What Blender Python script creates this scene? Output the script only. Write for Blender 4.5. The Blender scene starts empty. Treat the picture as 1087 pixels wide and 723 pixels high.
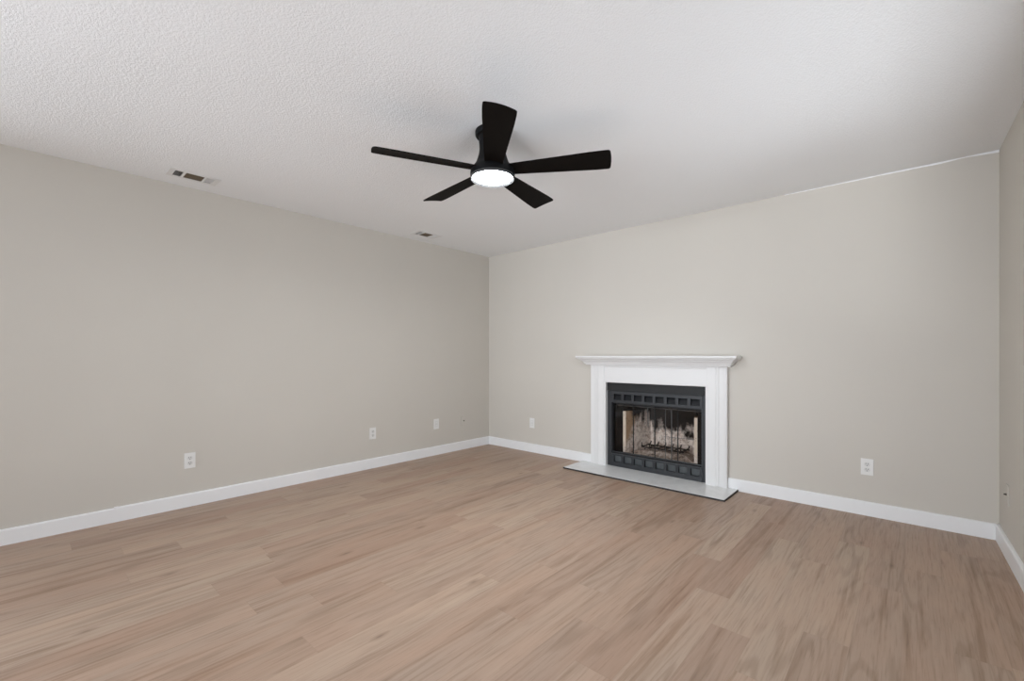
import bpy, bmesh, math, random
from mathutils import Vector, Matrix, noise
R = math.radians
sc = bpy.context.scene
COL = sc.collection
random.seed(7)

# ------------------------------------------------------------------ camera
CAM = (4.1073, -4.0948, 1.1547)
cd = bpy.data.cameras.new('camera'); cam = bpy.data.objects.new('camera', cd); COL.objects.link(cam)
cam.location = CAM
cam.rotation_euler = (R(90), 0, R(42.103))
cd.sensor_width = 36.0; cd.sensor_fit = 'HORIZONTAL'
cd.lens = 470.0 / 1087 * 36.0
cd.shift_y = 15.8 / 1087
cd.clip_start = 0.02
sc.camera = cam

# ------------------------------------------------------------------ world, daylight, exposure
sc.view_settings.view_transform = 'Standard'; sc.view_settings.look = 'None'
sc.view_settings.gamma = 1; sc.view_settings.use_curve_mapping = False
sc.view_settings.exposure = 0.0
w = bpy.data.worlds.new('sky'); sc.world = w; w.use_nodes = True
bg = w.node_tree.nodes['Background']; bg.inputs[0].default_value = (0.82, 0.93, 1.05, 1); bg.inputs[1].default_value = 1.2

def area(name, loc, rot, sx, sy, power, col, spread=180):
    if power <= 0: return
    l = bpy.data.lights.new(name, 'AREA'); l.shape = 'RECTANGLE'; l.size = sx; l.size_y = sy
    l.energy = power; l.color = col; l.spread = R(spread)
    o = bpy.data.objects.new(name, l); COL.objects.link(o); o.location = loc; o.rotation_euler = rot
    return o
# lamps for unseen daylight: inferred left door; rear, right-hand and upward yard light invented
P_ = dict(L=92, RWG=900, RNG=64, RS=22, D3=46, LENS=180)
SKY = (0.89, 0.955, 1.045); UPFILL = (0.94, 0.98, 1.03)
area('daylight_left_door', (-0.40, -5.65, 1.20), (R(90), 0, R(-90)), 1.9, 2.0, P_['L'], SKY)
area('added_side_daylight', (5.05, -2.2, 1.20), (R(90), 0, R(90)), 2.3, 1.2, P_['RS'], SKY, 110)  # added lamp at an invented opening, narrowed to favour the far corner
area('added_rear_daylight', (2.1, -8.1, 1.0), (R(97), 0, 0), 2.8, 1.8, P_['D3'], SKY, 62)  # added lamp, narrowed and tilted up to lift fireplace wall and far ceiling
area('added_upfill_side', (6.20, -2.2, -0.05), (R(180), 0, 0), 2.4, 3.0, P_['RNG'], UPFILL)  # added upward fill that brightens the ceiling
area('added_upfill_right', (6.30, -6.0, -0.05), (R(180), 0, 0), 2.2, 2.4, P_['RWG'], UPFILL)  # added upward fill outside the invented opening behind the camera

# ------------------------------------------------------------------ node helpers
class NT:
    def __init__(s, name):
        s.m = bpy.data.materials.new(name); s.m.use_nodes = True
        s.t = s.m.node_tree; s.t.nodes.clear()
        s.out = s.t.nodes.new('ShaderNodeOutputMaterial')
        s.p = s.t.nodes.new('ShaderNodeBsdfPrincipled'); s.t.links.new(s.p.outputs[0], s.out.inputs[0])
    def n(s, kind, **kw):
        x = s.t.nodes.new('ShaderNode' + kind)
        for k, v in kw.items(): setattr(x, k, v)
        return x
    def put(s, sock, v):
        if hasattr(v, 'is_output'): s.t.links.new(v, sock)
        elif isinstance(v, (tuple, list)) and len(v) == 3 and sock.type == 'RGBA': sock.default_value = (*v, 1)
        else: sock.default_value = v
    def math(s, op, a, b=0.0, c=None, clamp=False):
        x = s.n('Math', operation=op, use_clamp=clamp); s.put(x.inputs[0], a); s.put(x.inputs[1], b)
        if c is not None: s.put(x.inputs[2], c)
        return x.outputs[0]
    def mix(s, f, a, b, mode='MIX'):
        x = s.n('Mix', data_type='RGBA', blend_type=mode); s.put(x.inputs[0], f); s.put(x.inputs[6], a); s.put(x.inputs[7], b)
        return x.outputs[2]
    def ramp(s, f, stops):
        x = s.n('ValToRGB'); s.put(x.inputs[0], f); e = x.color_ramp.elements
        while len(e) < len(stops): e.new(0.5)
        for q, (pos, c) in zip(e, stops):
            q.position = pos; q.color = (*c, 1) if isinstance(c, (tuple, list)) else (c, c, c, 1)
        return x.outputs[0]
    def coord(s): return s.n('TexCoord').outputs['Object']
    def xyz(s, v):
        x = s.n('SeparateXYZ'); s.put(x.inputs[0], v); return x.outputs
    def vec(s, a, b, c):
        x = s.n('CombineXYZ'); s.put(x.inputs[0], a); s.put(x.inputs[1], b); s.put(x.inputs[2], c); return x.outputs[0]
    def noise(s, v, scale, detail=3, rough=0.5, dist=0.0):
        x = s.n('TexNoise'); s.put(x.inputs['Vector'], v); x.inputs['Scale'].default_value = scale
        x.inputs['Detail'].default_value = detail; x.inputs['Roughness'].default_value = rough; x.inputs['Distortion'].default_value = dist
        return x.outputs[0]
    def bump(s, h, strength, dist):
        x = s.n('Bump'); x.inputs['Strength'].default_value = strength; x.inputs['Distance'].default_value = dist
        s.put(x.inputs['Height'], h); s.put(s.p.inputs['Normal'], x.outputs[0])
    def base(s, col, rough=0.5, metal=0.0, spec=0.5):
        s.put(s.p.inputs['Base Color'], col); s.put(s.p.inputs['Roughness'], rough)
        s.p.inputs['Metallic'].default_value = metal; s.p.inputs['Specular IOR Level'].default_value = spec
        return s.m

def lin(r, g, b): return tuple(((c / 255) / 12.92 if c / 255 <= 0.04045 else ((c / 255 + 0.055) / 1.055) ** 2.4) for c in (r, g, b))

def simple(name, col, rough=0.5, metal=0.0, spec=0.5, vary=0.04, scale=12, bump=0.0, bscale=200):
    t = NT(name); c = t.coord(); f = t.noise(c, scale, 3)
    col2 = tuple(x * (1 - vary * 2) for x in col); col1 = tuple(min(1, x * (1 + vary)) for x in col)
    cc = t.mix(f, col1, col2)
    if bump: t.bump(t.noise(c, bscale, 2), 0.4, bump)
    return t.base(cc, rough, metal, spec)

# ------------------------------------------------------------------ materials
WALL = (0.605, 0.568, 0.510)
def wall_mat():
    t = NT('greige_wall_paint'); c = t.coord()
    f = t.ramp(t.noise(c, 1.3, 4), [(0.3, 0.0), (0.7, 1.0)])
    col = t.mix(f, tuple(x * 0.985 for x in WALL), tuple(x * 1.015 for x in WALL))
    t.bump(t.noise(c, 160, 2), 0.15, 0.002)
    return t.base(col, 0.62, 0, 0.3)
def ceiling_mat():
    t = NT('white_popcorn_ceiling'); c = t.coord()
    a = t.noise(c, 115, 3, 0.6); b = t.noise(c, 40, 2)
    h = t.math('ADD', t.ramp(a, [(0.38, 0.0), (0.62, 1.0)]), t.math('MULTIPLY', b, 0.5))
    t.bump(h, 0.30, 0.004)
    f = t.noise(c, 0.9, 3)
    return t.base(t.mix(f, (0.87, 0.875, 0.875), (0.90, 0.905, 0.905)), 0.9, 0, 0.1)
def floor_mat():
    t = NT('oak_plank_floor'); c = t.coord(); x, y, z = t.xyz(c)
    W, L = 0.1525, 1.22
    u = t.math('DIVIDE', t.math('ADD', x, 20 * W - 3.008), W); ci = t.math('FLOOR', u); fu = t.math('FRACT', u)
    wn = t.n('TexWhiteNoise', noise_dimensions='1D'); t.put(wn.inputs['W'], ci)
    v = t.math('ADD', t.math('DIVIDE', y, L), t.math('MULTIPLY', wn.outputs['Value'], 7.0)); ri = t.math('FLOOR', v); fv = t.math('FRACT', v)
    wn2 = t.n('TexWhiteNoise', noise_dimensions='2D'); t.put(wn2.inputs['Vector'], t.vec(ci, ri, 0.0))
    rnd = wn2.outputs['Value']; r3 = t.xyz(wn2.outputs['Color'])
    ox = t.math('MULTIPLY', r3[0], 31.0); oy = t.math('MULTIPLY', r3[1], 17.0)
    # cathedral figure: contour lines of a noise stretched along the plank
    fig = t.noise(t.vec(t.math('ADD', t.math('MULTIPLY', x, 6.0), ox), t.math('ADD', t.math('MULTIPLY', y, 0.5), oy), rnd), 1.0, 2, 0.45, 0.15)
    rings = t.math('MULTIPLY_ADD', t.math('SINE', t.math('MULTIPLY', fig, 75.0)), 0.5, 0.5)
    fine = t.noise(t.vec(t.math('ADD', t.math('MULTIPLY', x, 130.0), ox), t.math('ADD', t.math('MULTIPLY', y, 5.0), oy), 0.0), 1.0, 4, 0.6)
    streak = t.noise(t.vec(t.math('ADD', t.math('MULTIPLY', x, 22.0), ox), t.math('ADD', t.math('MULTIPLY', y, 0.75), oy), 3.0), 1.0, 5, 0.62, 0.2)
    cloud = t.noise(t.vec(t.math('ADD', t.math('MULTIPLY', x, 5.0), ox), t.math('ADD', t.math('MULTIPLY', y, 1.3), oy), 7.0), 1.0, 2)
    base = t.ramp(rnd, [(0.0, FLA), (0.35, FLB), (0.7, FLC), (1.0, FLD)])
    hue = t.ramp(cloud, [(0.36, (1.025, 0.99, 0.97)), (0.64, (0.985, 1.005, 1.015))])
    col = t.mix(1.0, base, hue, 'MULTIPLY')
    dark = t.ramp(streak, [(0.33, (0.66, 0.585, 0.52)), (0.41, (0.86, 0.83, 0.80)), (0.455, (0.985, 0.98, 0.975)), (0.56, 1.0), (0.72, (1.06, 1.065, 1.07))])
    col = t.mix(0.75, col, dark, 'MULTIPLY')
    rg = t.math('MULTIPLY', t.ramp(t.math('SUBTRACT', 1.0, rings), [(0.55, 0.0), (0.95, 1.0)]), t.ramp(cloud, [(0.42, 0.0), (0.60, 1.0)]))
    col = t.mix(t.math('MULTIPLY', rg, 0.42), col, t.mix(1.0, col, (0.62, 0.56, 0.50), 'MULTIPLY'))
    col = t.mix(0.75, col, t.ramp(fine, [(0.30, (0.74, 0.71, 0.68)), (0.46, 0.99), (0.7, 1.07)]), 'MULTIPLY')
    # knots
    kv = t.n('TexVoronoi', voronoi_dimensions='2D'); t.put(kv.inputs['Vector'], t.vec(t.math('ADD', t.math('MULTIPLY', x, 3.4), ox), t.math('ADD', t.math('MULTIPLY', y, 1.25), oy), 0.0)); kv.inputs['Scale'].default_value = 1.0
    kd = t.math('ADD', kv.outputs['Distance'], t.math('MULTIPLY', fine, 0.03))
    kc = t.xyz(kv.outputs['Color'])
    km = t.math('MULTIPLY', t.ramp(kd, [(0.022, 1.0), (0.04, 0.55), (0.085, 0.0)]), t.math('GREATER_THAN', kc[0], 0.70))
    col = t.mix(t.math('MULTIPLY', km, 0.62), col, (0.16, 0.10, 0.065))
    # plank joints
    e1 = t.math('LESS_THAN', fu, 0.010); e2 = t.math('LESS_THAN', fv, 0.0018)
    e = t.math('MAXIMUM', e1, e2)
    col = t.mix(t.math('MULTIPLY', e, 0.22), col, (0.20, 0.13, 0.09))
    t.bump(t.math('SUBTRACT', t.math('MULTIPLY', fine, 0.3), e), 0.12, 0.0008)
    t.put(t.p.inputs['Roughness'], t.ramp(fine, [(0.3, 0.50), (0.7, 0.40)]))
    t.put(t.p.inputs['Base Color'], col); t.p.inputs['Specular IOR Level'].default_value = 0.45
    return t.m
FLA, FLB, FLC, FLD = lin(167, 142, 124), lin(177, 154, 135), lin(164, 137, 118), lin(172, 149, 131)

M = {}
M['wall'] = wall_mat(); M['ceiling'] = ceiling_mat(); M['floor'] = floor_mat()
M['trim'] = simple('white_trim_paint', (0.86, 0.86, 0.86), 0.35, 0, 0.5, 0.01, 3)
M['mantel'] = simple('white_mantel_paint', (0.765, 0.755, 0.742), 0.42, 0, 0.5, 0.008, 5)
M['plate'] = simple('white_plastic', (0.80, 0.79, 0.765), 0.35, 0, 0.5, 0.01)
M['socket'] = simple('white_socket_plastic', (0.70, 0.69, 0.665), 0.4, 0, 0.5, 0.01)
M['slot'] = simple('dark_slot', (0.03, 0.03, 0.03), 0.6)
M['black'] = simple('matte_black_fan', (0.004, 0.004, 0.0045), 0.55, 0, 0.15, 0.05)
M['firemetal'] = simple('charcoal_painted_steel', (0.024, 0.026, 0.029), 0.42, 0.0, 0.4, 0.1, 9, 0.0004, 300)
M['firehood'] = simple('black_painted_steel', (0.012, 0.012, 0.012), 0.55, 0.0, 0.35, 0.1, 9)
M['louver'] = simple('dark_louver_steel', (0.008, 0.009, 0.011), 0.5, 0.0, 0.3, 0.2, 40)
M['louver_low'] = simple('grey_louver_steel', (0.115, 0.125, 0.128), 0.45, 0.0, 0.5, 0.2, 60)
M['rail'] = simple('worn_steel_rail', (0.16, 0.17, 0.18), 0.3, 0.7)
M['soot'] = simple('sooty_firebox_steel', (0.005, 0.0045, 0.0045), 0.85, 0, 0.1, 0.3, 15)
M['grate'] = simple('cast_iron_grate', (0.03, 0.025, 0.022), 0.75, 0.3, 0.3, 0.2, 60)
M['vent'] = simple('white_enamel_register', (0.80, 0.795, 0.78), 0.5, 0, 0.4, 0.02)
M['vent_mid'] = simple('dusty_brown_louvers', (0.16, 0.125, 0.085), 0.7, 0, 0.3, 0.15, 60)
M['duct'] = simple('dark_duct', (0.02, 0.018, 0.015), 0.8)
M['dark_edge'] = simple('dark_bronze_edging', (0.022, 0.018, 0.016), 0.5)
M['frame'] = simple('white_vinyl_frame', (0.8, 0.8, 0.8), 0.35)
M['brass'] = simple('coax_metal', (0.12, 0.11, 0.09), 0.4, 0.7)

def hearth_mat():
    t = NT('pale_grey_marble_tile'); c = t.coord()
    f = t.noise(c, 3.0, 6, 0.6, 1.2)
    col = t.ramp(f, [(0.35, (0.72, 0.72, 0.71)), (0.5, (0.80, 0.80, 0.79)), (0.53, (0.75, 0.75, 0.74)), (0.7, (0.82, 0.82, 0.81))])
    return t.base(col, 0.14, 0, 0.5)
M['hearth'] = hearth_mat()
def blade_mat():
    t = NT('black_brown_wood_blade'); c = t.coord(); x, y, z = t.xyz(c)
    f = t.noise(t.vec(t.math('MULTIPLY', x, 3.0), t.math('MULTIPLY', y, 60.0), z), 1.0, 3)
    return t.base(t.mix(f, (0.0030, 0.0022, 0.0018), (0.0055, 0.0036, 0.0026)), 0.65, 0, 0.08)
M['blade'] = blade_mat()
def refractory_mat():
    t = NT('burnt_refractory_brick'); c = t.coord(); x, y, z = t.xyz(c)
    n1 = t.noise(c, 7.0, 5, 0.65, 0.4); n2 = t.noise(c, 24.0, 4, 0.7); n3 = t.noise(t.vec(t.math('MULTIPLY', x, 9.0), t.math('MULTIPLY', y, 9.0), t.math('MULTIPLY', z, 3.5)), 1.0, 4, 0.6, 0.8)
    # ash-white scorch below, tan brick, soot climbing in tongues
    h = t.math('ADD', z, t.math('MULTIPLY', t.math('SUBTRACT', n3, 0.5), 0.45))
    h = t.math('ADD', h, t.math('MULTIPLY', t.math('SUBTRACT', n1, 0.5), 0.35))
    pale = t.mix(t.ramp(n2, [(0.36, 0.0), (0.56, 1.0)]), (0.45, 0.35, 0.29), (0.92, 0.83, 0.76))
    tan = t.mix(n2, (0.42, 0.27, 0.16), (0.60, 0.42, 0.27))
    tan = t.mix(t.math('LESS_THAN', y, 0.104), tan, (0.80, 0.70, 0.58))
    edge = t.ramp(t.math('ADD', t.math('ADD', y, t.math('MULTIPLY', t.math('SUBTRACT', 0.42, z), 0.55)), t.math('MULTIPLY', t.math('SUBTRACT', n1, 0.5), 0.16)), [(0.19, 0.0), (0.26, 1.0)])
    body = t.mix(edge, tan, pale)
    h = t.math('ADD', h, t.math('MULTIPLY', t.math('GREATER_THAN', y, 0.44), t.math('MULTIPLY_ADD', t.math('MAXIMUM', t.math('SUBTRACT', x, 2.30), 0.0), 0.7, 0.10)))
    soot = t.ramp(h, [(0.43, 0.0), (0.52, 1.0)])
    soot = t.math('MULTIPLY', soot, t.ramp(t.math('ADD', y, t.math('MULTIPLY', t.math('SUBTRACT', n1, 0.5), 0.25)), [(0.17, 0.0), (0.26, 1.0)]))
    col = t.mix(soot, body, (0.007, 0.006, 0.0055))
    spots = t.ramp(t.noise(c, 40, 3, 0.6), [(0.30, 1.0), (0.38, 0.0)])
    col = t.mix(t.math('MULTIPLY', spots, 0.8), col, (0.03, 0.022, 0.018))
    t.bump(n2, 0.4, 0.004)
    return t.base(col, 0.9, 0, 0.2)
M['refractory'] = refractory_mat()
def ash_mat():
    t = NT('grey_white_ash'); c = t.coord(); n = t.noise(c, 26, 5, 0.7)
    col = t.ramp(n, [(0.34, (0.03, 0.022, 0.018)), (0.46, (0.30, 0.23, 0.19)), (0.62, (0.60, 0.52, 0.46))])
    t.bump(n, 0.5, 0.006)
    return t.base(col, 0.95, 0, 0.1)
M['ash'] = ash_mat()
def glass_mat(name, tint, refl):
    t = NT(name); t.t.nodes.remove(t.p)
    tr = t.n('BsdfTransparent'); tr.inputs[0].default_value = (*tint, 1)
    gl = t.n('BsdfGlossy'); gl.inputs['Roughness'].default_value = 0.03
    fr = t.n('Fresnel'); fr.inputs[0].default_value = 1.5
    mx = t.n('MixShader'); t.t.links.new(t.math('MULTIPLY', fr.outputs[0], refl), mx.inputs[0])
    t.t.links.new(tr.outputs[0], mx.inputs[1]); t.t.links.new(gl.outputs[0], mx.inputs[2]); t.t.links.new(mx.outputs[0], t.out.inputs[0])
    return t.m
M['fireglass'] = glass_mat('smoked_fire_glass', (0.95, 0.94, 0.93), 0.45)
M['pane'] = glass_mat('window_glass', (0.98, 0.98, 0.98), 0.6)
def emit(name, col, s):
    t = NT(name); t.base((0.8, 0.8, 0.8), 0.4)
    t.p.inputs['Emission Color'].default_value = (*col, 1); t.p.inputs['Emission Strength'].default_value = s
    return t.m
M['lens'] = emit('glowing_frosted_lens', (0.93, 0.97, 1.01), P_['LENS'])
M['lens_rim'] = simple('frosted_lens_rim', (0.05, 0.05, 0.05), 0.5, 0, 0.2)

# ------------------------------------------------------------------ mesh helpers
def box(bm, x0, x1, y0, y1, z0, z1, bev=0.0):
    r = bmesh.ops.create_cube(bm, size=1.0); vs = r['verts']
    for v in vs:
        v.co = Vector((x0 + (v.co.x + .5) * (x1 - x0), y0 + (v.co.y + .5) * (y1 - y0), z0 + (v.co.z + .5) * (z1 - z0)))
    if bev:
        es = list({e for v in vs for e in v.link_edges})
        bmesh.ops.bevel(bm, geom=es, offset=bev, segments=2, profile=0.6, affect='EDGES')
    return bm
def B(): return bmesh.new()
def bx(*a, **k): return box(B(), *a, **k)
def lathe(bm, prof, seg=64, c=(0, 0)):
    rings = []
    for r, z in prof:
        if r < 1e-6: rings.append([bm.verts.new((c[0], c[1], z))])
        else: rings.append([bm.verts.new((c[0] + r * math.cos(2 * math.pi * i / seg), c[1] + r * math.sin(2 * math.pi * i / seg), z)) for i in range(seg)])
    for a, b in zip(rings, rings[1:]):
        for i in range(seg):
            j = (i + 1) % seg
            q = [a[i % len(a)], a[j % len(a)], b[j % len(b)], b[i % len(b)]]
            u = []
            for v in q:
                if v not in u: u.append(v)
            if len(u) > 2: bm.faces.new(u)
    return bm
def prism(bm, pts, axis, a, b):
    """extrude a closed 2-D outline; axis 'z': pts are (x,y); 'x': pts are (y,z); 'y': pts are (x,z)"""
    def mk(p, t):
        return {'z': (p[0], p[1], t), 'x': (t, p[0], p[1]), 'y': (p[0], t, p[1])}[axis]
    A = [bm.verts.new(mk(p, a)) for p in pts]; Bv = [bm.verts.new(mk(p, b)) for p in pts]
    bm.faces.new(A); bm.faces.new(Bv[::-1])
    for i in range(len(pts)):
        j = (i + 1) % len(pts); bm.faces.new((A[i], Bv[i], Bv[j], A[j]))
    return bm
def tube(bm, pts, r, seg=8):
    pts = [Vector(p) for p in pts]; prev = None; rings = []
    for i, p in enumerate(pts):
        d = (pts[min(i + 1, len(pts) - 1)] - pts[max(i - 1, 0)]).normalized()
        up = Vector((0, 0, 1)) if abs(d.z) < 0.9 else Vector((1, 0, 0))
        a = d.cross(up).normalized(); b = d.cross(a)
        rings.append([bm.verts.new(p + r * (a * math.cos(2 * math.pi * k / seg) + b * math.sin(2 * math.pi * k / seg))) for k in range(seg)])
    for q, s in zip(rings, rings[1:]):
        for k in range(seg): bm.faces.new((q[k], q[(k + 1) % seg], s[(k + 1) % seg], s[k]))
    bm.faces.new(rings[0][::-1]); bm.faces.new(rings[-1])
    return bm
def obj(name, bm, mat, parent=None, smooth=False, origin=None, label=None):
    bmesh.ops.recalc_face_normals(bm, faces=bm.faces[:])
    off = Vector(origin) if origin is not None else Vector((0, 0, 0))
    if parent is not None and origin is None:
        p = parent
        while p is not None: off += p.location; p = p.parent
    me = bpy.data.meshes.new(name); bm.transform(Matrix.Translation(-off)); bm.to_mesh(me); bm.free()
    me.materials.append(M[mat])
    if smooth:
        for f in me.polygons: f.use_smooth = True
        try: me.set_sharp_from_angle(angle=R(35))
        except Exception: pass
    o = bpy.data.objects.new(name, me); COL.objects.link(o)
    if parent is not None: o.parent = parent
    elif origin is not None: o.location = origin
    if label: o['label'] = label
    return o
def thing(name, label, cat, loc, rotz=0, group=None):
    o = bpy.data.objects.new(name, None); COL.objects.link(o); o.empty_display_size = 0.1
    o.location = loc; o.rotation_euler = (0, 0, rotz); o['label'] = label; o['category'] = cat
    if group: o['group'] = group
    return o
def tag(o, label, cat, group=None, kind=None):
    o['label'] = label; o['category'] = cat
    if group: o['group'] = group
    if kind: o['kind'] = kind
    return o
def struct(name, bm, mat, parent=None):
    o = obj(name, bm, mat, parent)
    if parent is None: o['kind'] = 'structure'
    return o
def dup(root, loc, rotz, label):
    r = root.copy(); COL.objects.link(r); r.location = loc; r.rotation_euler = (0, 0, rotz); r['label'] = label
    for ch in list(root.children):
        c = ch.copy(); COL.objects.link(c); c.parent = r
        for g in list(ch.children):
            d = g.copy(); COL.objects.link(d); d.parent = c
    return r

# ------------------------------------------------------------------ room shell
H = 2.44; YB = -7.60; T = 0.14
XR0 = 4.512
def xr(y): return XR0 - y * 0.0195          # the right wall runs a touch out of square
XRB = xr(YB)
struct('floor', bx(-T, XRB + T, YB - T, T, -0.12, 0.0), 'floor')
# ceiling with the two register cut-outs
VX0, VX1 = 0.205, 0.330
VENTS = [(-3.385, -3.145), (-1.330, -1.090)]
bm = B()
box(bm, -T, VX0, YB - T, T, H, H + 0.12); box(bm, VX1, XRB + T, YB - T, T, H, H + 0.12)
ys = [YB - T] + [v for p in VENTS for v in p] + [T]
for i in range(0, len(ys), 2): box(bm, VX0, VX1, ys[i], ys[i + 1], H, H + 0.12)
struct('ceiling', bm, 'ceiling')
# left wall with the sliding-door opening (beyond the frame of the photo)
DY0, DY1, DZ = -6.60, -4.75, 2.05
bm = B(); box(bm, -T, 0, DY1, 0, 0, H); box(bm, -T, 0, YB, DY0, 0, H); box(bm, -T, 0, DY0, DY1, DZ, H)
struct('wall_left', bm, 'wall')
# fireplace wall with the firebox opening
FX0, FX1, FZ = 1.765, 2.735, 0.862
bm = B(); box(bm, -T, FX0, 0, T, 0, H); box(bm, FX1, XR0 + T, 0, T, 0, H); box(bm, FX0, FX1, 0, T, FZ, H)
struct('wall_back', bm, 'wall')
bm = B(); RY0, RY1, RZ0, RZ1 = -6.8, -5.2, 0.9, 2.05  # right-wall openings out of view, invented to let daylight in
def rwall(a, b, z0, z1): prism(bm, [(xr(a), a), (xr(a) + T, a), (xr(b) + T, b), (xr(b), b)], 'z', z0, z1)
SY0, SY1 = -3.45, -1.00
rwall(0, SY1, 0, H); rwall(SY0, RY1, 0, H); rwall(SY1, SY0, 0, RZ0); rwall(SY1, SY0, RZ1, H); rwall(RY0, YB, 0, H); rwall(RY1, RY0, 0, RZ0); rwall(RY1, RY0, RZ1, H)
struct('wall_right', bm, 'wall')
# wall behind the camera with two wide sliding doors, invented to admit daylight
DOORS = [(0.50, 2.40), (2.60, 4.50)]; WZ1 = 2.12
bm = B(); box(bm, -T, .50, YB - T, YB, 0, H); box(bm, 2.40, 2.60, YB - T, YB, 0, H); box(bm, 4.50, XRB + T, YB - T, YB, 0, H)
for a, b in DOORS: box(bm, a, b, YB - T, YB, WZ1, H)
struct('wall_front', bm, 'wall')

# unseen left door, invented rear doors and right-hand windows: frames, muntins and panes
e = bpy.data.objects.new('door_1', None); COL.objects.link(e); e.location = (-0.07, (DY0 + DY1) / 2, 0); e['kind'] = 'structure'
bm = B(); ym = (DY0 + DY1) / 2
for a, b in ((DY0, DY0 + .06), (ym - .04, ym + .04), (DY1 - .06, DY1)): box(bm, -0.10, -0.04, a, b, 0, DZ)
box(bm, -0.10, -0.04, DY0, DY1, DZ - .07, DZ); box(bm, -0.10, -0.04, DY0, DY1, 0, 0.08)
obj('door_frame', bm, 'frame', e)
for a, b in ((DY0 + .06, ym - .04), (ym + .04, DY1 - .06)): obj('pane', bx(-0.073, -0.067, a, b, .08, DZ - .07), 'pane', e)
for q, (WX0, WX1) in enumerate(DOORS):  # rear doors out of view, invented as daylight openings
    e = bpy.data.objects.new('door_%d' % (q + 2), None); COL.objects.link(e); e.location = ((WX0 + WX1) / 2, YB - .07, 0); e['kind'] = 'structure'
    bm = B(); xm = (WX0 + WX1) / 2
    for a, b in ((WX0, WX0 + .06), (xm - .04, xm + .04), (WX1 - .06, WX1)): box(bm, a, b, YB - .1, YB - .04, 0, WZ1)
    box(bm, WX0, WX1, YB - .1, YB - .04, 0, .08); box(bm, WX0, WX1, YB - .1, YB - .04, WZ1 - .07, WZ1)
    obj('door_frame', bm, 'frame', e)
    for a, b in ((WX0 + .06, xm - .04), (xm + .04, WX1 - .06)): obj('pane', bx(a, b, YB - .073, YB - .067, .08, WZ1 - .07), 'pane', e)
for q, (a0, a1) in enumerate(((RY0, RY1), (SY0, SY1))):  # right-hand windows out of view, invented as daylight openings
    am = (a0 + a1) / 2; xw = xr(am) + .06
    e = bpy.data.objects.new('window_%d' % (q + 1), None); COL.objects.link(e); e.location = (xw, am, RZ0); e['kind'] = 'structure'
    bm = B()
    for a, b in ((a0, a0 + .05), (am - .03, am + .03), (a1 - .05, a1)): box(bm, xw, xw + .06, a, b, RZ0, RZ1)
    for a, b in ((RZ0, RZ0 + .05), (RZ1 - .05, RZ1)): box(bm, xw, xw + .06, a0, a1, a, b)
    obj('window_frame', bm, 'frame', e)
    for a, b in ((a0 + .05, am - .03), (am + .03, a1 - .05)): obj('pane', bx(xw + .027, xw + .033, a, b, RZ0 + .05, RZ1 - .05), 'pane', e)

# baseboards, eased top edge
BH = 0.100; BT = 0.018
def bprof(): return [(0, 0), (BT, 0), (BT, BH - .008), (BT - .003, BH - .002), (BT - .008, BH), (0, BH)]
bm = B(); prism(bm, bprof(), 'y', -3.655, 0.0)
struct('baseboard_left', bm, 'trim')
bm = B(); prism(bm, [(p[0], p[1] * 0.965) for p in bprof()], 'y', -4.68, -3.655)
box(bm, 0, BT * .9, -3.668, -3.645, BH * .9, BH * 1.03, 0.002)
prism(bm, bprof(), 'y', YB, DY0 - .06)
struct('baseboard_left', bm, 'trim')
bm = B(); pr = [(-a, b) for a, b in bprof()]
prism(bm, pr, 'x', 0.0, 1.577)
struct('baseboard_back', bm, 'trim')
bm = B(); prism(bm, pr, 'x', 2.930, XR0)
struct('baseboard_back', bm, 'trim')
bm = B(); A = []; Bv = []
for a, b in bprof():
    A.append(bm.verts.new((xr(0) - a, 0, b))); Bv.append(bm.verts.new((xr(YB) - a, YB, b)))
bm.faces.new(A); bm.faces.new(Bv[::-1])
for i in range(len(A)):
    j = (i + 1) % len(A); bm.faces.new((A[i], Bv[i], Bv[j], A[j]))
struct('baseboard_right', bm, 'trim')
bm = B()
for a, b in ((0, .5), (2.4, 2.6), (4.5, XRB)): prism(bm, [(YB, 0), (YB + .018, 0), (YB + .018, BH), (YB, BH)], 'x', a, b)
struct('baseboard_front', bm, 'trim')
# wavering edge of ceiling paint that laps onto the fireplace wall near the right corner
bm = B(); pts = []
n_ = 90
for i in range(n_ + 1):
    x = 3.35 + (XR0 - 3.35) * i / n_
    d = 0.004 + 0.011 * max(0, (x - 3.35) / 1.16) * (0.6 + 0.9 * noise.noise(Vector((x * 7, 0, 0)))) + 0.003 * noise.noise(Vector((x * 40, 3, 0)))
    pts.append((x, H - max(0.002, d)))
prism(bm, pts + [(XR0, H), (3.35, H)], 'y', -0.0015, 0.0)
struct('trim_1', bm, 'ceiling')

# ------------------------------------------------------------------ mantel surround
PX0, PX1 = 1.577, 2.930          # outer edges of the pilasters
IX0, IX1 = 1.752, 2.752          # inner edges
mt = thing('fireplace_mantel', 'white painted wooden fireplace mantel with fluted pilasters around the black firebox', 'mantel', (2.2535, 0, 0))
D = 0.050; HZ = 0.016
def pil(x_in, x_out):
    s = 1 if x_out > x_in else -1; wdt = abs(x_out - x_in)
    prof = [(0, 0), (0, D - .006), (.016, D - .006), (.019, D), (.088, D), (.090, D - .005), (.094, D - .005), (.096, D), (.111, D), (.113, D - .005), (.117, D - .005), (.119, D), (wdt - .012, D), (wdt - .010, D - .004), (wdt, D - .004), (wdt, 0)]
    return prism(B(), [(x_in + s * a, -b) for a, b in prof], 'z', HZ, 1.058)
obj('pilaster', pil(IX0, PX0), 'mantel', mt); obj('pilaster', pil(IX1, PX1), 'mantel', mt)
hd = [(0, .876), (-.040, .876), (-.045, .881), (-.045, 1.03), (-.049, 1.036), (-.049, 1.058), (0, 1.058)]
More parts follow.
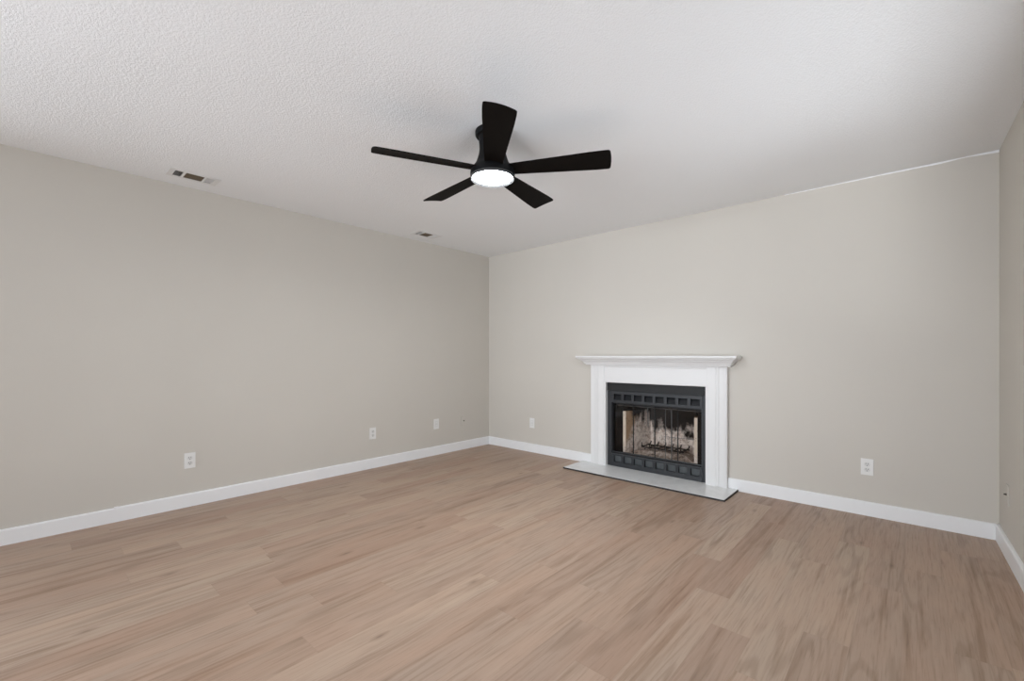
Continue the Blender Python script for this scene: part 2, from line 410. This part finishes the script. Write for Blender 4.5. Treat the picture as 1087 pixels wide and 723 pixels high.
obj('frieze_board', prism(B(), hd, 'x', IX0, IX1), 'mantel', mt)
prof = [(.0, 1.0565), (.086, 1.0565), (.092, 1.059), (.093, 1.066), (.100, 1.068), (.105, 1.074), (.112, 1.086), (.122, 1.096), (.134, 1.102), (.134, 1.106), (.140, 1.107), (.146, 1.113), (.155, 1.119), (.163, 1.121), (.163, 1.126), (.171, 1.129), (.177, 1.135), (.177, 1.1495), (.0, 1.1495)]
bm = B(); rows = []
for p, z in prof:
    o_ = max(p - D, 0) * .86 if p > 0 else 0
    if p == 0: o_ = ((.086 - D) if z < 1.1 else (.177 - D)) * .86
    yy = -max(p, 0.0)
    rows.append([bm.verts.new((PX0 - o_, 0, z)), bm.verts.new((PX0 - o_, yy, z)), bm.verts.new((PX1 + o_, yy, z)), bm.verts.new((PX1 + o_, 0, z))])
for a, b in zip(rows, rows[1:]):
    for k in range(3):
        try: bm.faces.new((a[k], a[k + 1], b[k + 1], b[k]))
        except ValueError: pass
bm.faces.new([r[0] for r in rows]); bm.faces.new([r[3] for r in rows][::-1])
bmesh.ops.remove_doubles(bm, verts=bm.verts[:], dist=1e-5)
obj('mantel_shelf', bm, 'mantel', mt)

# ------------------------------------------------------------------ hearth
hs = thing('hearth_slab', 'low pale grey stone hearth slab with dark edging on the wood floor before the fireplace', 'hearth', (2.2365, -0.19, 0))
hx0, hx1, hy = 1.462, 3.012, -0.388
bm = B(); box(bm, hx0 + .003, hx1 - .004, hy + .004, -0.0005, 0.001, 0.0160, 0.0012)
obj('stone_top', bm, 'hearth', hs)
bm = B(); box(bm, hx0, hx1, hy - .001, hy + .004, 0, 0.0135); box(bm, hx1 - .004, hx1 + .001, hy, -BT - .001, 0, 0.0135); box(bm, hx0 - .001, hx0 + .003, hy, -BT - .001, 0, 0.0135)
obj('dark_edging', bm, 'dark_edge', hs)

# ------------------------------------------------------------------ firebox insert
fb = thing('fireplace_insert', 'black steel firebox insert with square louvres and glass doors inside the white mantel', 'fireplace', (2.2525, 0, 0.016))
X0, X1 = 1.753, 2.751; OX0, OX1 = 1.803, 2.704
yf = -0.004
# outer flange and top hood strip
obj('side_flange', bx(X0, X0 + .032, yf + .002, .03, HZ, .79), 'firemetal', fb)
obj('side_flange', bx(X1 - .037, X1, yf + .002, .03, HZ, .79), 'firemetal', fb)
bm = B(); prism(bm, [(yf - .010, .792), (yf - .004, .875), (.03, .875), (.03, .792)], 'x', X0, X1)
obj('top_hood', bm, 'firehood', fb)
def face(z0, z1, h0, h1, name):
    bm = B(); xa, xb = X0 + .032, X1 - .037
    xs = [1.828 + k * (0.083 + 0.0283) for k in range(8)]
    y0, y1 = yf - .004, .012
    box(bm, xa, xb, y0, y1, h1, z1, 0.0012); box(bm, xa, xb, y0, y1, z0, h0, 0.0012)
    prev = xa
    for q in xs:
        box(bm, prev, q, y0, y1, h0, h1); prev = q + 0.083
    box(bm, prev, xb, y0, y1, h0, h1)
    return obj(name, bm, 'firemetal', fb), xs
up, xs = face(.672, .790, .697, .757, 'upper_louver_panel')
lo, xs = face(HZ, .140, .062, .126, 'lower_louver_panel')
for q in xs:
    obj('louver', prism(B(), [(.006, .690), (.034, .764), (.036, .764), (.008, .690)], 'x', q - .012, q + .095), 'louver', up)
    obj('louver', prism(B(), [(.030, .055), (.010, .134), (.012, .134), (.032, .055)], 'x', q - .012, q + .095), 'louver_low', lo)
# side bars between the panels, ledge rails
obj('side_bar', bx(X0 + .032, OX0, yf - .004, .06, .140, .672), 'firemetal', fb)
obj('side_bar', bx(OX1, X1 - .037, yf - .004, .06, .140, .672), 'firemetal', fb)
bm = B(); box(bm, OX0, OX1, -.002, .05, .134, .150); obj('ledge', bm, 'firehood', fb)
for zz, yy in ((.146, -.010), (.163, .008)):
    obj('ledge_rail', tube(B(), [(OX0, yy, zz), (OX1, yy, zz)], .0028), 'rail', fb)
# inner steel box
bm = B()
box(bm, 1.790, 1.803, .03, .52, .03, .80); box(bm, 2.704, 2.717, .03, .52, .03, .80)
box(bm, 1.803, 2.704, .50, .52, .03, .80); box(bm, 1.803, 2.704, .03, .50, .785, .80); box(bm, 1.803, 2.704, .05, .50, .115, .128)
box(bm, 1.803, 1.874, .100, .112, .128, .785); box(bm, 2.632, 2.704, .100, .112, .128, .785)
obj('firebox_shell', bm, 'soot', fb)
# refractory panels
zt = .575
bm = prism(B(), [(1.874, .10), (1.905, .10), (2.015, .455), (1.985, .47)], 'z', .128, zt); obj('refractory_side', bm, 'refractory', fb)
bm = prism(B(), [(2.632, .10), (2.602, .10), (2.490, .455), (2.520, .47)], 'z', .128, zt); obj('refractory_side', bm, 'refractory', fb)
bm = prism(B(), [(1.985, .455), (2.52, .455), (2.52, .485), (1.985, .485)], 'z', .128, zt + .12); obj('refractory_back', bm, 'refractory', fb)
bm = B(); box(bm, 1.875, 2.63, .10, .47, .128, .150); obj('refractory_floor', bm, 'refractory', fb)
# bifold glass doors
n = 4; wd = (OX1 - OX0) / n
for k in range(n):
    a = OX0 + k * wd + .001; b = a + wd - .002; y0 = .022; y1 = .030; z0, z1 = .152, .670
    bm = B(); th = .003
    box(bm, a, b, y0, y1, z0, z0 + .014); box(bm, a, b, y0, y1, z1 - .014, z1)
    box(bm, a, a + th, y0, y1, z0 + .014, z1 - .014); box(bm, b - th, b, y0, y1, z0 + .014, z1 - .014)
    d = obj('glass_door', bm, 'firehood', fb)
    obj('glass_pane', bx(a + th, b - th, .0245, .0275, z0 + .014, z1 - .014), 'fireglass', d)
# thin rods added behind the glass to draw its faint lines
bm = B(); tube(bm, [(2.345, .060, .160), (2.345, .060, .640)], .0035); tube(bm, [(2.405, .060, .160), (2.405, .060, .640)], .006)
tube(bm, [(2.33, .058, .370), (2.62, .058, .378)], .0022)
tube(bm, [(2.17, .060, .44), (2.165, .060, .640)], .004); tube(bm, [(1.83, .062, .640), (2.68, .062, .640)], .005)
obj('line_rod', bm, 'rail', fb)

# ash heaped on the firebox floor, grate above it
bm = B(); nx, ny = 60, 28; g = []
for j in range(ny + 1):
    row = []
    for i in range(nx + 1):
        u, v = i / nx, j / ny
        y = .115 + v * .325; xa = 1.912 + (y - .10) * .31; xb = 2.596 - (y - .10) * .315
        x = xa + u * (xb - xa)
        e_ = min(1, 6 * min(u, 1 - u)) * min(1, 6 * min(v, 1 - v) + .15)
        h = .151 + e_ * (.012 + .03 * max(0, noise.noise(Vector((x * 9, y * 9, 2))) + .35) + .02 * abs(noise.noise(Vector((x * 28, y * 28, 5)))) + .02 * v)
        row.append(bm.verts.new((x, y, h)))
    g.append(row)
for j in range(ny):
    for i in range(nx): bm.faces.new((g[j][i], g[j][i + 1], g[j + 1][i + 1], g[j + 1][i]))
# skirt down to the floor
rim = [g[0][i] for i in range(nx + 1)] + [g[j][nx] for j in range(1, ny + 1)] + [g[ny][i] for i in range(nx - 1, -1, -1)] + [g[j][0] for j in range(ny - 1, 0, -1)]
low = [bm.verts.new((v.co.x, v.co.y, .1502)) for v in rim]
for i in range(len(rim)):
    j = (i + 1) % len(rim); bm.faces.new((rim[i], low[i], low[j], rim[j]))
bm.faces.new(low)
obj('ash_bed', bm, 'ash', fb, True, label='pale grey ash heaped on the firebox floor')['kind'] = 'stuff'
gr = thing('fire_grate', 'dark cast iron fire grate standing in the ash of the firebox', 'grate', (2.25, .27, .1502))
for yy in (.20, .35):
    obj('cross_bar', tube(B(), [(2.03, yy, .212), (2.47, yy, .212)], .007), 'grate', gr)
for k in range(6):
    x = 2.05 + k * .08
    obj('grate_finger', tube(B(), [(x, .165, .262), (x, .170, .235), (x, .185, .222), (x, .27, .218), (x, .37, .222), (x, .385, .235), (x, .388, .250)], .0065), 'grate', gr)
for x in (2.07, 2.43):
    for yy in (.20, .35): obj('leg', tube(B(), [(x, yy, .212), (x, yy, .1502)], .006), 'grate', gr)

# ------------------------------------------------------------------ ceiling fan
FC = (2.3176, -2.2811)
fan = thing('ceiling_fan', 'black five-blade ceiling fan with round glowing light in the middle of the ceiling', 'ceiling fan', (FC[0], FC[1], H))
def lz(prof, seg=72): return lathe(B(), prof, seg, FC)
obj('canopy', lz([(0, H), (.099, H), (.100, H - .006), (.099, H - .022), (.094, H - .030), (.080, H - .032), (0, H - .032)]), 'black', fan, True)
obj('motor_housing', lz([(0, 2.409), (.080, 2.409), (.079, 2.39), (.076, 2.36), (.075, 2.335), (.078, 2.31), (.085, 2.285), (.093, 2.262), (.103, 2.245), (.114, 2.232), (.122, 2.222), (.126, 2.212), (.128, 2.200), (.128, 2.186), (.124, 2.183), (0, 2.183)]), 'black', fan, True)
lk = obj('light_kit', lz([(0, 2.184), (.125, 2.184), (.1258, 2.176), (.1250, 2.1675), (.1235, 2.166), (.1225, 2.1665), (.1105, 2.1755), (.1095, 2.1765), (0, 2.1765)]), 'lens_rim', fan, True, label='frosted rim of the light')
obj('light_lens', lz([(.1096, 2.1768), (.1096, 2.1757), (.100, 2.1752), (.07, 2.1750), (0, 2.175)]), 'lens', lk, True)
def blade_bm(a):
    bm = B(); pitch = R(-13); N = 26; rows = []
    L0, L1 = .100, .662
    def half(t): return .050 + .027 * min(1, t / .85) ** 1.0
    stn = [0, .05, .12, .2, .3, .4, .5, .6, .7, .8, .9, .955, .98, .992, 1.0]
    for t in stn:
        r = L0 + t * (L1 - L0); hw = half(t)
        if t > .955: hw *= 1 - .13 * ((t - .955) / .045) ** 5
        top = []
        for k in range(7):
            s = -1 + 2 * k / 6
            camber = .004 * (1 - s * s)
            rr = r + (.005 * (1 - s * s) if t == 1.0 else 0)
            top.append((rr, s * hw, camber))
        rows.append(top)
    thk = .0055
    def tr(p, dz):
        rr, s, c_ = p; tw = pitch * (0.75 + .25 * ((rr - L0) / (L1 - L0)))
        y = s * math.cos(tw) - (c_ + dz) * math.sin(tw); z = s * math.sin(tw) + (c_ + dz) * math.cos(tw)
        return (FC[0] + rr * math.cos(a) - y * math.sin(a), FC[1] + rr * math.sin(a) + y * math.cos(a), 2.217 + z)
    U = [[bm.verts.new(tr(p, thk / 2)) for p in r] for r in rows]; D_ = [[bm.verts.new(tr(p, -thk / 2)) for p in r] for r in rows]
    for q in (U, D_):
        for i in range(len(q) - 1):
            for k in range(6): bm.faces.new((q[i][k], q[i][k + 1], q[i + 1][k + 1], q[i + 1][k]))
    for i in range(len(U) - 1):
        for k in (0, 6): bm.faces.new((U[i][k], U[i + 1][k], D_[i + 1][k], D_[i][k]))
    for i in (0, -1):
        for k in range(6): bm.faces.new((U[i][k], U[i][k + 1], D_[i][k + 1], D_[i][k]))
    return bm
for k in range(5):
    a = 0.51237 + k * 2 * math.pi / 5
    obj('fan_blade', blade_bm(a), 'blade', fan, True)

# ------------------------------------------------------------------ ceiling registers
vg = 'ceiling registers above the left wall'
def make_vent(cy, label):
    cx_ = (VX0 + VX1) / 2
    v = thing('ceiling_vent', label, 'vent', (cx_, cy, H), 0, vg)
    x0, x1 = cx_ - .083, cx_ + .083; y0, y1 = cy - .150, cy + .150
    ix0, ix1 = cx_ - .058, cx_ + .058; iy = [cy - .116, cy - .068, cy - .054, cy + .056, cy + .070, cy + .116]
    bm = B(); zt, zb = H - .0002, H - .0035
    for a in ((x0, ix0, y0, y1), (ix1, x1, y0, y1), (ix0, ix1, y0, iy[0]), (ix0, ix1, iy[1], iy[2]), (ix0, ix1, iy[3], iy[4]), (ix0, ix1, iy[5], y1)):
        box(bm, a[0], a[1], a[2], a[3], zb, zt)
    obj('face_frame', bm, 'vent', v)
    bm = B()    # duct boot above the cut-out
    box(bm, VX0, VX1, cy - .120, cy - .1185, H, H + .11); box(bm, VX0, VX1, cy + .1185, cy + .120, H, H + .11)
    box(bm, VX0, VX0 + .0015, cy - .1185, cy + .1185, H, H + .11); box(bm, VX1 - .0015, VX1, cy - .1185, cy + .1185, H, H + .11); box(bm, VX0, VX1, cy - .12, cy + .12, H + .11, H + .112)
    obj('duct_boot', bm, 'duct', v)
    def slat_y(yc, lean):
        return prism(B(), [(yc, H - .003), (yc + .0016, H - .003), (yc + .0016 + lean, H + .011), (yc + lean, H + .011)], 'x', ix0, ix1)
    for k in range(4): obj('end_slat', slat_y(iy[0] + .0075 + k * .0115, .009), 'vent', v)
    for k in range(4): obj('end_slat', slat_y(iy[4] + .0080 + k * .0115, -.007), 'vent', v)
    for k in range(7):
        xc = ix0 + .006 + k * .0160
        obj('middle_slat', prism(B(), [(xc - .004, H - .002), (xc - .0025, H - .002), (xc + .0125, H + .010), (xc + .011, H + .010)], 'y', iy[2], iy[3]), 'vent_mid', v)
    return v
v0 = make_vent(-3.265, 'white ceiling vent with three louvre groups above the left wall, nearest the camera')
dup(v0, ((VX0 + VX1) / 2, -1.210, H), 0, 'small white ceiling vent beyond the fan near the far room corner')

# ------------------------------------------------------------------ outlets and wall plates (local: wall plane y=0, room towards -y)
def rounded(x0, x1, z0, z1, y0, y1, r=.003):
    return box(B(), x0, x1, y0, y1, z0, z1, 0.0018)
def place(o, loc, rz): o.location = loc; o.rotation_euler = (0, 0, rz); return o
og = 'white electrical outlets low on the walls'
def make_duplex(label):
    t = thing('wall_outlet', label, 'outlet', (0, 0, 0), 0, og)
    obj('cover_plate', rounded(-.036, .036, -.059, .059, -.0055, 0), 'plate', t)
    for s in (-1, 1):
        zc = s * .0195; bm = B()
        pts = []
        for k in range(24):
            a = 2 * math.pi * k / 24; pts.append((.0172 * math.cos(a), zc + max(-.0140, min(.0140, .0172 * math.sin(a)))))
        prism(bm, pts, 'y', -.0072, -.004)
        rc = obj('receptacle', bm, 'socket', t)
        bm = B()
        box(bm, -.0078, -.0052, -.0075, -.0070, zc - .001, zc + .0085); box(bm, .0052, .0078, -.0075, -.0070, zc - .001, zc + .0075)
        prism(bm, [(.0030 * math.cos(2 * math.pi * k / 12), zc - .0085 + .0030 * math.sin(2 * math.pi * k / 12)) for k in range(12)], 'y', -.0075, -.0070)
        obj('socket_slot', bm, 'slot', rc)
    obj('screw', prism(B(), [(.003 * math.cos(2 * math.pi * k / 12), .003 * math.sin(2 * math.pi * k / 12)) for k in range(12)], 'y', -.0068, -.005), 'socket', t)
    return t
def make_decora(label):
    t = thing('wall_outlet', label, 'outlet', (0, 0, 0), 0, og)
    obj('cover_plate', rounded(-.036, .036, -.059, .059, -.0055, 0), 'plate', t)
    rc = obj('receptacle', rounded(-.0165, .0165, -.0335, .0335, -.0070, -.004), 'socket', t)
    for s in (-1, 1): obj('socket_face', bx(-.011, .011, -.0074, -.0069, s * .017 - .009, s * .017 + .009), 'plate', rc)
    return t
def make_coax(label, mat):
    t = thing('cable_plate', label, 'wall plate', (0, 0, 0), 0)
    obj('cover_plate', rounded(-.036, .036, -.059, .059, -.0060, 0), mat, t)
    bm = B(); c_ = [(math.cos(2 * math.pi * k / 16), math.sin(2 * math.pi * k / 16)) for k in range(16)]
    prism(bm, [(.0075 * a, .0075 * b) for a, b in c_], 'y', -.0085, -.005); prism(bm, [(.0046 * a, .0046 * b) for a, b in c_], 'y', -.017, -.008)
    obj('coax_connector', bm, 'brass', t)
    for s in (-1, 1): obj('screw', prism(B(), [(.003 * a, s * .048 + .003 * b) for a, b in c_], 'y', -.0068, -.005), mat, t)
    return t
OZ = .352
d0 = place(make_duplex('white double outlet on the left wall, nearest the camera'), (0, -3.233, .350), R(90))
dup(d0, (0, -1.683, .354), R(90), 'white double outlet with dark sockets midway along the left wall')
dup(d0, (3.866, 0, .349), 0, 'white double outlet on the fireplace wall right of the mantel')
c0 = place(make_decora('plain white rectangular outlet on the left wall near the far corner'), (0, -.865, .357), R(90))
dup(c0, (.734, 0, .346), 0, 'small white rectangular outlet on the fireplace wall left of the mantel')
k0 = place(make_coax('wall-coloured cable plate with small connector on the left wall by the far corner', 'wall'), (0, -.443, .350), R(90))
dup(k0, (xr(-.275), -.285, .352), R(-90) + math.atan(0.0195), 'wall-coloured cable plate with connector on the narrow right wall')
